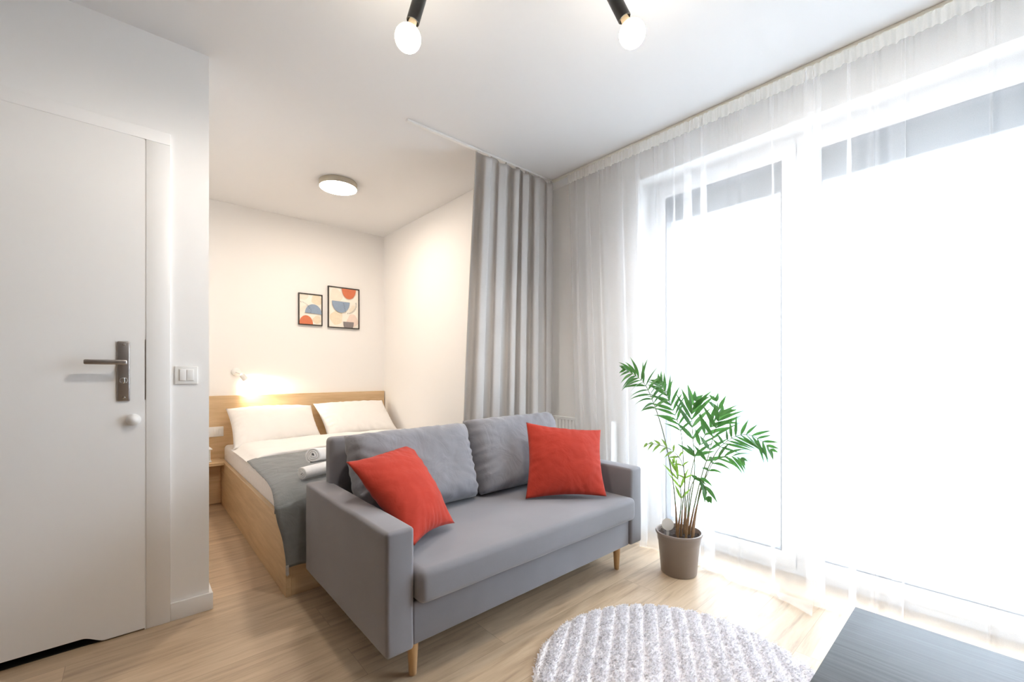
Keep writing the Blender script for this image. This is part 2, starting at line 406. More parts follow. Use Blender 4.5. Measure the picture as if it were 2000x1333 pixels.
th = MB(); th.lathe((-0.0235, DY-0.009, 1.036), [(0.0125, 0), (0.0125, 0.004), (0.011, 0.006)], 24, axis=(0, -1, 0))
th.rbox(-0.0275, -0.0195, DY-0.026, DY-0.013, 1.024, 1.048, 0.003, 2)
th.build('thumb_turn', M['chrome'], hp)
for z in (0.966, 1.180):
    MB().lathe((-0.0235, DY-0.009, z), [(0.005, 0), (0.004, 0.002), (0.0, 0.0025)], 14, axis=(0, -1, 0), caps=False).build('screw', M['chrome'], hp)
bp = MB(); bp.lathe((0.0065, DY, 0.8755), [(0.016, 0), (0.0215, 0.004), (0.0235, 0.012), (0.0215, 0.022), (0.015, 0.030), (0.007, 0.034), (0.0005, 0.035)], 28, axis=(0, -1, 0))
bp.build('door_bumper', M['plastic'], door, smooth=80)

# light switch on the strip of wall beside the door
sw = thing('light_switch', (0.18, WY, 1.055), 'white double rocker light switch on the narrow wall beside the door', 'switch')
MB().rbox(0.139, 0.221, WY-0.009, WY, 1.016, 1.096, 0.004, 3).build('switch_plate', M['plastic'], sw)
MB().rbox(0.153, 0.207, WY-0.0105, WY-0.008, 1.030, 1.083, 0.001, 2).build('inner_frame', M['plastic'], sw)
for x in (0.1555, 0.1805):
    MB().rbox(x, x+0.0238, WY-0.0145, WY-0.009, 1.0325, 1.0805, 0.002, 2).build('rocker', M['plastic'], sw)

# ------------------------------------------------------------------ window: one fixed frame, two tall sashes, blind stack outside
win = thing('window_1', (2.655, 0.35, 0), kind='structure')
FX0, FX1 = 2.62, 2.70
fr = MB()
fr.rbox(FX0, FX1, OY1-0.05, OY1, 0.0402, OZ-0.0502, 0.003, 2); fr.rbox(FX0, FX1, OY0, OY0+0.05, 0.0402, OZ-0.0502, 0.003, 2)
fr.rbox(FX0, FX1, OY0, OY1, OZ-0.05, OZ, 0.003, 2); fr.rbox(FX0, FX1, OY0, OY1, 0, 0.04, 0.003, 2)
fr.rbox(FX0, FX1, 0.66, 0.715, 0.0402, OZ-0.0502, 0.003, 2)
fr.build('window_frame', M['upvc'], win)
def sash(y0, y1):
    s = MB(); w_ = 0.066; X0, X1 = FX0-0.012, FX1-0.012
    s.rbox(X0, X1, y0, y0+w_, 0.035, 2.275, 0.006, 3); s.rbox(X0, X1, y1-w_, y1, 0.035, 2.275, 0.006, 3)
    s.rbox(X0+.0005, X1-.0005, y0, y1, 0.0345, 0.112, 0.006, 3); s.rbox(X0+.0005, X1-.0005, y0, y1, 2.205, 2.2755, 0.006, 3)
    so = s.build('sash', M['upvc'], win)
    g = MB(); t = 0.006; a, b_, c, d = y0+w_, y1-w_, 0.112, 2.205
    g.box(X0+.006, X1-.01, a-.001, a+t, c, d); g.box(X0+.006, X1-.01, b_-t, b_+.001, c, d); g.box(X0+.006, X1-.01, a, b_, c-.001, c+t); g.box(X0+.006, X1-.01, a, b_, d-t, d+.001)
    g.build('gasket', M['gasket'], so, smooth=0)
    MB().box(FX0+0.035, FX0+0.041, a, b_, c, d).build('pane', M['glass'], so, smooth=0)
    return so
s1 = sash(0.703, 1.506); s2 = sash(-0.80, 0.672)
hd = MB(); hd.rbox(2.596, 2.608, 0.716, 0.744, 1.00, 1.12, 0.004, 2); hd.tube([(2.600, .73, 1.06), (2.575, .73, 1.06), (2.566, .73, 1.052), (2.566, .73, 0.93)], 0.008, 10)
hd.build('window_handle', M['upvc'], s1)
bl = MB()
for k in range(9):
    z = 2.10+0.012*k
    bl.rbox(2.735, 2.805, OY0+0.02, OY1-0.02, z, z+0.0085, 0.003, 2)
bl.rbox(2.73, 2.81, OY0+0.02, OY1-0.02, 2.078, 2.099, 0.004, 2)
bl.rbox(2.73, 2.81, OY0+0.01, OY1-0.01, 2.21, OZ, 0.004, 2)
bl.build('blind_stack', M['blind'], win)

# radiator on the window wall behind the sofa
ra = thing('radiator', (2.42, 1.98, 0.14), 'white panel radiator under the window wall beside the grey sofa', 'radiator')
r_ = MB(); X0 = 2.385
def rad_fn(u, v):
    y = 1.70+u*0.55; z = 0.16+v*0.56
    return (X0-0.006*sst(math.cos(y*2*PI/0.0333)*0.8+0.5)*sst(min(v, 1-v)*12), y, z)
r_.grid(lambda u, v: rad_fn(1-u, v), 132, 12); r_.box(X0+.001, X0+0.055, 1.70, 2.25, 0.15, 0.725)
r_.build('panel', M['plastic'], ra, smooth=60)
g = MB()
for k in range(27):
    y = 1.706+k*0.0203
    g.box(X0+0.006, X0+0.05, y, y+0.012, 0.722, 0.735)
g.box(X0, X0+0.006, 1.70, 2.25, 0.715, 0.738); g.box(X0+0.05, X0+0.056, 1.70, 2.25, 0.715, 0.738)
g.build('top_grille', M['plastic'], ra, smooth=0)
for y in (2.246, 1.698): MB().rbox(X0-0.002, X0+0.058, y, y+0.006, 0.15, 0.738, 0.002, 2).build('side_cover', M['plastic'], ra)
for y in (1.80, 2.10): MB().box(X0+0.055, 2.48, y, y+0.04, 0.3, 0.6).build('wall_bracket', M['plastic'], ra, smooth=0)

# ------------------------------------------------------------------ outside the window: balcony and the white block opposite
struct(MB().box(2.90, 4.1, -3.5, 4.5, -0.22, -0.05), 'trim_balcony_slab', M['paving'], smooth=0)
struct(MB().box(2.90, 4.15, -3.5, 4.5, 2.78, 2.98), 'trim_sky_blocker', M['facade'], smooth=0)  # added unseen slab, keeps steep sky light off the floor near the window
bal = thing('balcony_railing', (3.95, 0.4, -0.05), 'pale balcony railing with glass panels seen through the sheer curtain', 'railing')
MB().rbox(3.92, 3.98, -3.5, 4.5, 0.985, 1.03, 0.005, 2).build('handrail', M['upvc'], bal)
for y in (-3.2, -1.95, -0.7, 0.55, 1.80, 3.05):
    MB().rbox(3.93, 3.97, y-0.02, y+0.02, -0.05, 0.986, 0.004, 2).build('post', M['upvc'], bal)
for y in (-3.2, -1.95, -0.7, 0.55, 1.80):
    MB().box(3.945, 3.955, y+0.05, y+1.20, 0.05, 0.95).build('glass_panel', M['balglass'], bal, smooth=0)
struct(MB().box(4.1, 60, -45, 60, -9.3, -9.0), 'ground', M['paving'], smooth=0)
bd = thing('apartment_block', (16, 6, -9), 'white apartment block opposite the window, washed out behind the sheer curtain', 'building')
MB().box(14, 22, 1.9, 22, -9, 12).build('facade', M['facade'], bd, smooth=0)
MB().box(15.5, 23, -18, 1.9, -9, 3.35).build('low_wing', M['facade'], bd, smooth=0)
MB().box(15.2, 23.2, -18.2, 1.9, 3.35, 3.62).build('parapet', M['pane'], bd, smooth=0)
for zf in (-2.2, 0.85, 3.9, 6.95):
    for y in (2.45, 4.45, 7.6, 10.8, 14.0):
        wv = MB(); hh = 1.35 if y < 4 else 2.45
        wv.box(13.97, 14.02, y, y+(0.28 if y < 4 else 0.95), zf, zf+hh)
        wv.build('window_pane', M['pane'], bd, smooth=0)
for zf in (-2.0, 0.4):
    for y in (-13.5, -9.6, -6.0, -3.0, -0.9):
        MB().box(15.47, 15.52, y, y+1.1, zf, zf+1.2).build('window_pane', M['pane'], bd, smooth=0)
# ------------------------------------------------------------------ soft shapes
def pillow(c00, c10, c11, c01, thick, n=36, pinch=0.06, p=2.2, power=0.62, seed=0.0, wr=0.004, boxy=False, back=1.0, sag=0.0):
    """a stuffed cover between four corner points: sides bow in, faces puff out, soft creases run from the seams"""
    c00, c10, c11, c01 = map(Vector, (c00, c10, c11, c01))
    nrm = ((c10-c00)+(c11-c01)).cross((c01-c00)+(c11-c10)).normalized()
    ctr = (c00+c10+c11+c01)/4
    mb = MB()
    def pos(u, v, side):
        a, b = 2*u-1, 2*v-1
        q = c00*(1-u)*(1-v)+c10*u*(1-v)+c11*u*v+c01*(1-u)*v
        # bow the edges in between the corners
        eu = abs(a)**3*(1-b*b); ev = abs(b)**3*(1-a*a)
        q = q+(ctr-q)*(pinch*(eu+ev))
        e = max(0.0, (1-abs(a)**p)*(1-abs(b)**p))
        t = thick*0.5*(e**power)
        k = min(1-abs(a), 1-abs(b))
        edge = math.exp(-k*7)
        w = wr*(nz(q, 16, seed+side*3)*1.0 + nz(q, 34, seed+9+side)*0.5)*min(1, e*5)
        # gathers fanning out from the corners and seams
        ang = math.atan2(abs(b), abs(a)+1e-6)
        w += wr*1.6*edge*math.sin(ang*26+seed+nz(q, 12, seed)*4)*min(1, e*6)
        if sag: w -= 0
        s_ = side if side > 0 else -back
        return q+nrm*(s_*(t+w))
    for side in (1, -1):
        f = lambda u, v, side=side: pos(u if side > 0 else 1-u, v, side)
        mb.grid(f, n, n)
    return mb

def piping(mb_src_pts, rad=0.004): return MB().tube(mb_src_pts, rad, 6)

# ------------------------------------------------------------------ sofa
sofa = thing('sofa', (1.356, 1.72, 0), 'grey velour two seat sofa on beech peg legs, standing at the foot of the bed', 'sofa')
def soft(amp, s, seed):
    def f(p):
        return p+Vector((nz(p, s, seed), nz(p, s, seed+5), nz(p, s, seed+11)))*amp
    return f
for x0, x1 in ((0.611, 0.713), (1.999, 2.101)):
    MB().rbox(x0, x1, 1.297, 2.155, 0.140, 0.551, 0.014, 4, fn=soft(0.0025, 6, x0*3), sub=0.06).build('armrest', M['sofa'], sofa, smooth=60)
MB().rbox(0.7135, 1.9985, 1.312, 2.06, 0.141, 0.288, 0.008, 3).build('base', M['sofa'], sofa)
def seat_fn(p):
    q = p.copy(); u = clamp((p.x-0.716)/1.28); v = clamp((p.y-1.262)/0.75)
    crown = 0.012*math.sin(PI*u)*math.sin(PI*min(1, v*1.2)) if p.z > 0.34 else 0
    q.z += crown+nz(p, 5, 2.2)*0.002
    return q
MB().rbox(0.717, 1.995, 1.264, 2.035, 0.2885, 0.405, 0.026, 5, fn=seat_fn, sub=0.05).build('seat', M['sofa'], sofa, smooth=70)
MB().rbox(0.690, 2.022, 2.045, 2.125, 0.20, 0.762, 0.022, 4, sub=0.08, fn=soft(0.002, 6, 4)).build('backrest', M['sofa'], sofa, smooth=60)
for k, (a, b_) in enumerate((((0.722, 1.366), (0.0, 0)), ((1.372, 2.040), (0.02, 0)))):
    x0, x1 = a; dz = 0.004+b_[0]
    pl = pillow((x0, 1.80-0.0*k, 0.422), (x1-0.02*(1-k)-0.02*k, 1.80, 0.422), (x1, 1.955, 0.782+dz), (x0-0.004, 1.955, 0.776+dz), 0.215, n=44, pinch=0.012, p=7.0, power=0.5, seed=3.1+k*8, wr=0.0055)
    pl.build('back_cushion', M['cush'], sofa, smooth=180, merge=0.0005)
def leg(x, y):
    return MB().lathe((x, y, 0), [(0.011, 0), (0.0135, 0.003), (0.0215, 0.145)], 24)
for x, y in ((0.745, 1.372), (1.972, 1.372), (0.745, 2.02), (1.972, 2.02)):
    leg(x, y).build('leg', M['beech'], sofa, smooth=50)

# red throw pillows
g = 'red throw pillows on the sofa'
p1 = pillow((0.752, 1.375, 0.452), (1.012, 1.505, 0.438), (1.010, 1.885, 0.730), (0.632, 1.700, 0.716), 0.165, n=48, pinch=0.10, p=2.0, power=0.60, seed=1.3, wr=0.0035)
p1.build('throw_pillow', M['red'], loc=(0.87, 1.62, 0.42), smooth=180, merge=0.0004, label='red throw pillow slumped over the left armrest of the sofa', cat='cushion', group=g)
p2 = pillow((1.500, 1.592, 0.424), (1.845, 1.345, 0.424), (2.015, 1.510, 0.738), (1.640, 1.735, 0.790), 0.150, n=48, pinch=0.085, p=2.0, power=0.60, seed=5.7, wr=0.0035)
p2.build('throw_pillow', M['red'], loc=(1.75, 1.55, 0.42), smooth=180, merge=0.0004, label='red throw pillow propped upright in the right corner of the sofa', cat='cushion', group=g)

# ------------------------------------------------------------------ bed
bed = thing('bed', (1.27, 3.25, 0), 'oak board double bed with wide headboard, in the alcove behind the sofa', 'bed')
MB().rbox(0.547, 0.572, 2.236, 4.262, 0.0, 0.352, 0.0015, 1).build('side_panel', M['oakv'], bed, smooth=30)
MB().rbox(0.5722, 1.985, 2.237, 2.262, 0.0, 0.350, 0.0015, 1).build('foot_panel', M['oakh'], bed, smooth=30)
MB().rbox(0.268, 1.985, 4.265, 4.299, 0.0, 0.872, 0.0015, 1).build('headboard', M['oakh'], bed, smooth=30)
def mat_fn(p):
    q = p.copy()
    q.z += 0.004*nz(p, 7, 1)+(0.006*nz(p, 18, 3) if p.z > .3 else 0); q.x += 0.004*nz(p, 9, 8)
    return q
MB().rbox(0.574, 1.983, 2.266, 4.258, 0.16, 0.468, 0.035, 5, fn=mat_fn, sub=0.07).build('mattress', M['mattress'], bed, smooth=70)

# bedside shelf fixed to the headboard, left of the bed
bs = thing('bedside_shelf', (0.41, 4.15, 0), 'oak bedside shelf left of the bed under the wall socket', 'shelf')
MB().rbox(0.266, 0.5455, 4.025, 4.2635, 0.338, 0.360, 0.0015, 1).build('shelf_board', M['oakh'], bs, smooth=30)
MB().rbox(0.266, 0.5455, 4.195, 4.215, 0.004, 0.3375, 0.0015, 1).build('rear_panel', M['oakh'], bs, smooth=30)
MB().rbox(0.266, 0.284, 4.03, 4.1945, 0.0, 0.3375, 0.0015, 1).build('side_panel', M['oakv'], bs, smooth=30)

# lantern
la = thing('lantern', (0.432, 4.13, 0.36), 'small white lantern on the bedside shelf, half hidden by the wall corner', 'lantern')
b_ = MB(); b_.rbox(0.392, 0.472, 4.09, 4.17, 0.360, 0.372, 0.003, 2); b_.build('lantern_base', M['plastic'], la)
for x in (0.399, 0.459):
    for y in (4.097, 4.157): MB().rbox(x, x+0.006, y, y+0.006, 0.3715, 0.458, 0.001, 1).build('lantern_post', M['plastic'], la)
MB().box(0.4015, 0.4625, 4.0995, 4.1605, 0.373, 0.456).build('lantern_glass', M['balglass'], la, smooth=0)
b_ = MB(); b_.rbox(0.388, 0.476, 4.086, 4.174, 0.4575, 0.466, 0.003, 2)
b_.add([(0.392, 4.09, .466), (0.472, 4.09, .466), (0.472, 4.17, .466), (0.392, 4.17, .466), (0.422, 4.12, .496), (0.442, 4.12, .496), (0.442, 4.14, .496), (0.422, 4.14, .496)],
       [(0, 1, 5, 4), (1, 2, 6, 5), (2, 3, 7, 6), (3, 0, 4, 7), (4, 5, 6, 7)])
b_.rbox(0.424, 0.440, 4.122, 4.138, 0.494, 0.508, 0.002, 2)
b_.build('lantern_roof', M['plastic'], la, smooth=30)
MB().tube([(0.432+0.018*math.cos(a), 4.13, 0.520+0.018*math.sin(a)) for a in [2*PI*i/20 for i in range(21)]], 0.0018, 6).build('lantern_ring', M['plastic'], la)

# wall socket on the headboard
so = thing('wall_socket', (0.49, 4.265, 0.58), 'white double wall socket on the headboard above the bedside shelf', 'socket')
MB().rbox(0.412, 0.572, 4.255, 4.265, 0.537, 0.619, 0.003, 3).build('socket_frame', M['plastic'], so)
c_ = MB(); c_.lathe((0.452, 4.255, 0.578), [(0.021, 0.0), (0.021, 0.003), (0.0195, 0.003), (0.017, -0.004), (0.0, -0.004)], 24, axis=(0, -1, 0), caps=False)
c_.build('socket_insert', M['plastic_grey'], so)
c_ = MB()
for k in range(3): c_.rbox(0.503+0.0195*k, 0.5205+0.0195*k, 4.2515, 4.256, 0.552, 0.604, 0.0015, 2)
c_.build('rocker', M['plastic'], so)

# pillows on the bed
g = 'white bed pillows at the headboard'
q = pillow((0.572, 3.80, 0.490), (1.250, 3.93, 0.498), (1.246, 4.215, 0.762), (0.580, 4.21, 0.768), 0.19, n=44, pinch=0.05, p=2.4, power=0.55, seed=2.2, wr=0.004)
q.build('bed_pillow', M['linen'], loc=(0.92, 4.02, 0.47), smooth=180, merge=0.0005, label='white bed pillow at the left, below the wall reading lamp', cat='pillow', group=g)
q = pillow((1.292, 3.90, 0.490), (1.945, 3.86, 0.492), (1.930, 4.20, 0.780), (1.262, 4.215, 0.775), 0.17, n=44, pinch=0.05, p=2.4, power=0.55, seed=7.9, wr=0.004)
q.build('bed_pillow', M['linen'], loc=(1.62, 4.02, 0.47), smooth=180, merge=0.0005, label='white bed pillow at the right, against the alcove wall', cat='pillow', group=g)

# duvet: white, folded back in a thick band above the throw
dv = MB()
def duvet_pt(u, v):
    # v runs round the cross-section of the folded band, u across the bed
    x = lerp(0.566, 1.978, u)
    y0, y1 = 3.21+0.20*u**0.8+0.012*math.sin(u*7), 3.86+0.03*math.sin(u*5)
    hx = math.sin(PI*clamp(u*1.0, 0, 1))
    top = 0.520+0.018*hx**0.5+0.006*nz((x, 0, 0), 6, 4)
    bot = 0.478
    if u < 0.06: top = lerp(0.478, top, sst(u/0.06))
    if u > 0.97: top = lerp(0.49, top, sst((1-u)/0.03))
    a = v*2*PI
    cx_, cy_ = (y0+y1)/2, (top+bot)/2
    ca, sa = math.cos(a), math.sin(a)
    e = 0.42
    yy = cx_+(y1-y0)/2*math.copysign(abs(ca)**e, ca); zz = cy_+(top-bot)/2*math.copysign(abs(sa)**e, sa)
    zz += 0.006*nz((x, yy, 0), 8, 2) if sa > 0 else 0
    return (x, yy, zz)
dv.grid(lambda u, v: duvet_pt(1-u, v), 60, 48)
dv.build('duvet', M['linen'], loc=(1.27, 3.5, 0.47), smooth=180, label='white duvet folded back in a band between the pillows and the grey throw', cat='duvet')

# grey throw: over the bed, down over the foot panel
tw = MB()
def throw_pt(u, v):
    x = lerp(0.568, 1.982, u)
    L1, L2 = 0.292, 1.03                            # hanging length, length on the bed
    s_ = v*(L1+L2)-L1                               # <0: hanging over the foot
    r = 0.05
    fl = 0.008*nz((x*3, v*3, 0), 2, 3)
    if s_ < 0:
        t = -s_
        ytop = 2.218
        y = ytop+0.004*math.sin(x*21+t*9)*min(1, t*8)-0.006*(1-math.exp(-t*8))
        z = 0.442-t
        if u < 0.02: pass
    else:
        t = s_
        y = 2.218+ (t if t > r else t*t/(2*r)+t*0.5)
        z = 0.442 + 0.052*(1-math.exp(-t/0.035))+fl*0.6*min(1, t*6)
        z += 0.012*math.sin(PI*clamp(u*1.1))*min(1, t*3)
    # left hem sinks over the mattress edge; at the foot corner it flares out over the panel
    e = max(0.0, 1-u/0.06)
    tt = max(0.0, s_)
    flare = math.exp(-abs(s_-0.01)/0.30) if s_ > 0 else math.exp(-((s_-0.01)/0.16)**2)
    x -= e*(0.070*flare + (0.0 if s_ > 0 else 0.022*clamp(-s_/0.2)))
    if s_ > 0: z -= e*e*(0.014+0.035*flare)
    z += 0.004*nz((x, y, z), 14, 6); y += 0.003*nz((x, y, z), 12, 1) if s_ > 0 else 0
    return (x, y, z)
tw.grid(throw_pt, 110, 96)
to = tw.build('throw_blanket', M['throw'], loc=(1.27, 2.7, 0.47), smooth=180, label='grey throw blanket spread over the bed and hanging over its foot', cat='blanket')
sol = to.modifiers.new('thickness', 'SOLIDIFY'); sol.thickness = 0.006; sol.offset = 1.0
fg = MB()
for k in range(5):
    x = 0.541+0.0028*k
    fg.tube([(x, 2.206, 0.163), (x-0.001+0.002*(k % 2), 2.205, 0.14), (x+0.001, 2.207, 0.118-0.004*(k % 3))], 0.0014, 5)
fg.build('tassel', M['fringe'], to)

# rolled towels
def towel(c0, c1, rad, seed, turns=3.3):
    c0, c1 = Vector(c0), Vector(c1); ax = (c1-c0).normalized()
    a = ax.cross(Vector((0, 0, 1))).normalized(); b2 = ax.cross(a)
    if b2.z < 0: b2 = -b2
    mb = MB(); n = 110; th = rad/turns*0.80
    def pt(s_, off, along):
        ang = s_*turns*2*PI+seed
        r = max(0.0015, lerp(0.004, rad-th/2, s_)+off)
        wob = 0.0015*math.sin(ang*3+seed)
        p = c0+ax*along+a*(math.cos(ang)*(r+wob))+b2*(math.sin(ang)*(r+wob)*0.93)
        return p
    Lg = (c1-c0).length
    prof = [(-th/2, 0.006), (-th/3, 0.0), (th/3, 0.0), (th/2, 0.006), (th/2, Lg*0.35), (th/2, Lg*0.7), (th/2, Lg-0.006), (th/3, Lg), (-th/3, Lg), (-th/2, Lg-0.006), (-th/2, 0.006)]
    def f(u, v):
        off, al = prof[int(round(u*(len(prof)-1)))]
        p = pt(v, off, al-0.006*(1-v) if al < Lg/2 else al+0.004*(1-v))
        return p+Vector((nz(p, 30, seed), nz(p, 30, seed+3), nz(p, 30, seed+7)))*0.0025
    mb.grid(f, len(prof)-1, n)
    return mb
TZ = 0.503
g = 'rolled white towels on the bed'
towel((0.662, 2.395, TZ+0.038), (0.960, 2.52, TZ+0.040), 0.037, 0.6).build('towel', M['towel'], loc=(0.80, 2.48, TZ), smooth=180, label='rolled white towel lying in front, nearest the foot of the bed', cat='towel', group=g)
towel((0.742, 2.475, TZ+0.112), (0.925, 2.735, TZ+0.062), 0.047, 2.5).build('towel', M['towel'], loc=(0.82, 2.62, TZ), smooth=180, label='rolled white towel stacked on top of and behind the other towel', cat='towel', group=g)

# ------------------------------------------------------------------ pictures
def clip_poly(pts, x0, x1, z0, z1):
    def cut(ps, f, g_):
        out = []
        for i in range(len(ps)):
            a, b2 = ps[i], ps[(i+1) % len(ps)]
            ia, ib = f(a), f(b2)
            if ia: out.append(a)
            if ia != ib: out.append(g_(a, b2))
        return out
    def ix(x): return lambda a, b2: (x, a[1]+(b2[1]-a[1])*(x-a[0])/(b2[0]-a[0]))
    def iz(z): return lambda a, b2: (a[0]+(b2[0]-a[0])*(z-a[1])/(b2[1]-a[1]), z)
    for f, g_ in ((lambda p: p[0] >= x0, ix(x0)), (lambda p: p[0] <= x1, ix(x1)), (lambda p: p[1] >= z0, iz(z0)), (lambda p: p[1] <= z1, iz(z1))):
        if not pts: return pts
        pts = cut(pts, f, g_)
    return pts
PM = ['paper', 'p_sand', 'p_beige', 'p_pink', 'p_blue', 'p_orange', 'p_grey', 'p_ink']
def picture(x0, x1, z0, z1, shapes, label):
    t = thing('framed_print', ((x0+x1)/2, 4.30, z0), label, 'picture', 'framed prints over the bed')
    f = MB(); b = 0.0085; y0, y1 = 4.278, 4.2995
    f.box(x0, x0+b, y0, y1, z0, z1); f.box(x1-b, x1, y0, y1, z0, z1); f.box(x0+b, x1-b, y0, y1, z0, z0+b); f.box(x0+b, x1-b, y0, y1, z1-b, z1)
    f.build('picture_frame', M['frame'], t, smooth=0)
    p = MB(); W, Hh = x1-x0-2*b, z1-z0-2*b
    p.box(x0+b, x1-b, 4.287, 4.297, z0+b, z1-b)
    for lay, (mat, pts) in enumerate(shapes):
        pts = clip_poly(pts, 0.0, 1.0, 0.0, 1.0)
        if len(pts) < 3: continue
        p.cur = PM.index(mat)
        p.poly([(x0+b+q_[0]*W, 4.2868-0.00012*lay, z0+b+q_[1]*Hh) for q_ in pts][::1])
    p.build('print', [M[k] for k in PM], t, smooth=0)
    return t
def ell(cx_, cz_, rx, rz, a0=0, a1=360, n=40, tilt=0):
    o = []
    for i in range(n+1):
        a = math.radians(a0+(a1-a0)*i/n)
        x, z = rx*math.cos(a), rz*math.sin(a); t = math.radians(tilt)
        o.append((cx_+x*math.cos(t)-z*math.sin(t), cz_+x*math.sin(t)+z*math.cos(t)))
    return o
def blob(cx_, cz_, rx, rz, seed):
    return [(cx_+rx*(1+0.15*math.sin(3*a+seed))*math.cos(a), cz_+rz*(1+0.12*math.cos(2*a+seed))*math.sin(a)) for a in [2*PI*i/30 for i in range(30)]]
def arcs(cx_, cz_, rs, asp, a0, a1, wd=0.008, n=24):
    o = []
    for r in rs:
        for i in range(n):
            p0, p1 = (math.radians(lerp(a0, a1, (i+k)/n)) for k in (0, 1))
            o.append([(cx_+(r+d)*math.cos(p), cz_+(r+d)*math.sin(p)*asp) for p, d in ((p0, -wd), (p1, -wd), (p1, wd), (p0, wd))])
    return o
def dashes(cx_, cz_, r, asp, a0, a1, n=9, ln=0.026, wd=0.007):
    o = []
    for i in range(n):
        a = math.radians(lerp(a0, a1, i/(n-1))); c_, s_ = math.cos(a), math.sin(a)
        p = (cx_+r*c_, cz_+r*s_*asp)
        o.append([(p[0]+c_*k*ln-s_*j*wd, p[1]+(s_*k*ln+c_*j*wd)*asp) for k, j in ((-1, -1), (1, -1), (1, 1), (-1, 1))])
    return o
small = [('p_sand', blob(0.16, 0.93, 0.22, 0.13, 1)), ('p_beige', blob(0.80, 0.84, 0.28, 0.16, 2)), ('p_beige', blob(0.80, 0.17, 0.20, 0.13, 4))]
small += [('p_sand', q_) for q_ in arcs(0.30, 0.42, (0.16, 0.21, 0.26), 0.72, 95, 185)]
small += [('p_blue', ell(0.62, 0.37, 0.38, 0.31, 0, 180, tilt=-2)), ('p_orange', ell(0.29, 0.0, 0.31, 0.29, 0, 180))]
small += [('p_ink', q_) for q_ in dashes(0.02, 0.40, 0.46, 0.72, 25, 95, 10)] + [('p_ink', q_) for q_ in dashes(0.30, 0.45, 0.21, 0.72, -20, 60, 5, 0.02)]
picture(1.155, 1.368, 1.510, 1.806, small, 'smaller framed abstract print above the bed, with a blue dome')
large = [('p_sand', blob(0.24, 0.80, 0.20, 0.17, 2)), ('p_beige', blob(0.26, 0.24, 0.21, 0.19, 5)), ('p_pink', blob(0.80, 0.19, 0.20, 0.15, 3))]
large += [('p_beige', q_) for q_ in arcs(0.62, 0.58, (0.16, 0.20, 0.24), 0.76, 290, 360)]
large += [('p_orange', ell(0.66, 0.99, 0.24, 0.255, 180, 360)), ('p_blue', ell(0.39, 0.655, 0.30, 0.285, 180, 360, tilt=-1)), ('p_grey', ell(0.65, 0.145, 0.18, 0.24, 180, 360))]
large += [('p_ink', q_) for q_ in dashes(0.60, 0.60, 0.31, 0.76, 275, 372, 12, 0.020)]
large += [('p_ink', [(0.46+0.012*k, 0.61-0.04*k), (0.50+0.012*k, 0.612-0.04*k), (0.50+0.012*k, 0.604-0.04*k), (0.46+0.012*k, 0.602-0.04*k)]) for k in range(6)]
picture(1.420, 1.726, 1.502, 1.904, large, 'larger framed abstract print above the bed, with an orange disc at top')

# ------------------------------------------------------------------ lamps
cl = thing('ceiling_lamp', (1.166, 3.29, CEIL), 'round flush ceiling lamp glowing over the bed', 'ceiling lamp')
MB().lathe((1.166, 3.29, CEIL-0.042), [(0.131, 0.0), (0.134, 0.003), (0.134, 0.042)], 56, caps=False).build('lamp_ring', M['satin'], cl, smooth=60)
MB().lathe((1.166, 3.29, CEIL-0.052), [(0.0, 0), (0.06, 0.001), (0.105, 0.004), (0.124, 0.009), (0.1305, 0.016), (0.1305, 0.03)], 56, caps=False).build('diffuser', M['opal'], cl, smooth=60)

wl = thing('reading_lamp', (0.665, 4.30, 1.07), 'small white reading lamp on the wall above the left pillow, lit', 'wall lamp')
MB().lathe((0.665, 4.30, 1.07), [(0.034, 0), (0.034, 0.012), (0.031, 0.016), (0.0, 0.018)], 28, axis=(0, -1, 0), caps=False).build('wall_plate', M['plastic'], wl, smooth=60)
MB().tube([(0.665, 4.284, 1.07), (0.668, 4.25, 1.066), (0.678, 4.222, 1.056), (0.692, 4.205, 1.045)], 0.006, 10).build('lamp_arm', M['plastic'], wl)
hx = Vector((0.58, 0.42, -0.70)).normalized(); h0 = Vector((0.692, 4.205, 1.045))
MB().lathe(h0-hx*0.008, [(0.008, 0), (0.017, 0.004), (0.020, 0.014), (0.022, 0.058), (0.020, 0.058), (0.018, 0.012)], 24, axis=hx, caps=False).build('lamp_head', M['plastic'], wl, smooth=60)
MB().lathe(h0+hx*0.040, [(0.0195, 0.0), (0.0, 0.001)], 20, axis=hx, caps=False).build('lamp_lens', M['spotglow'], wl)

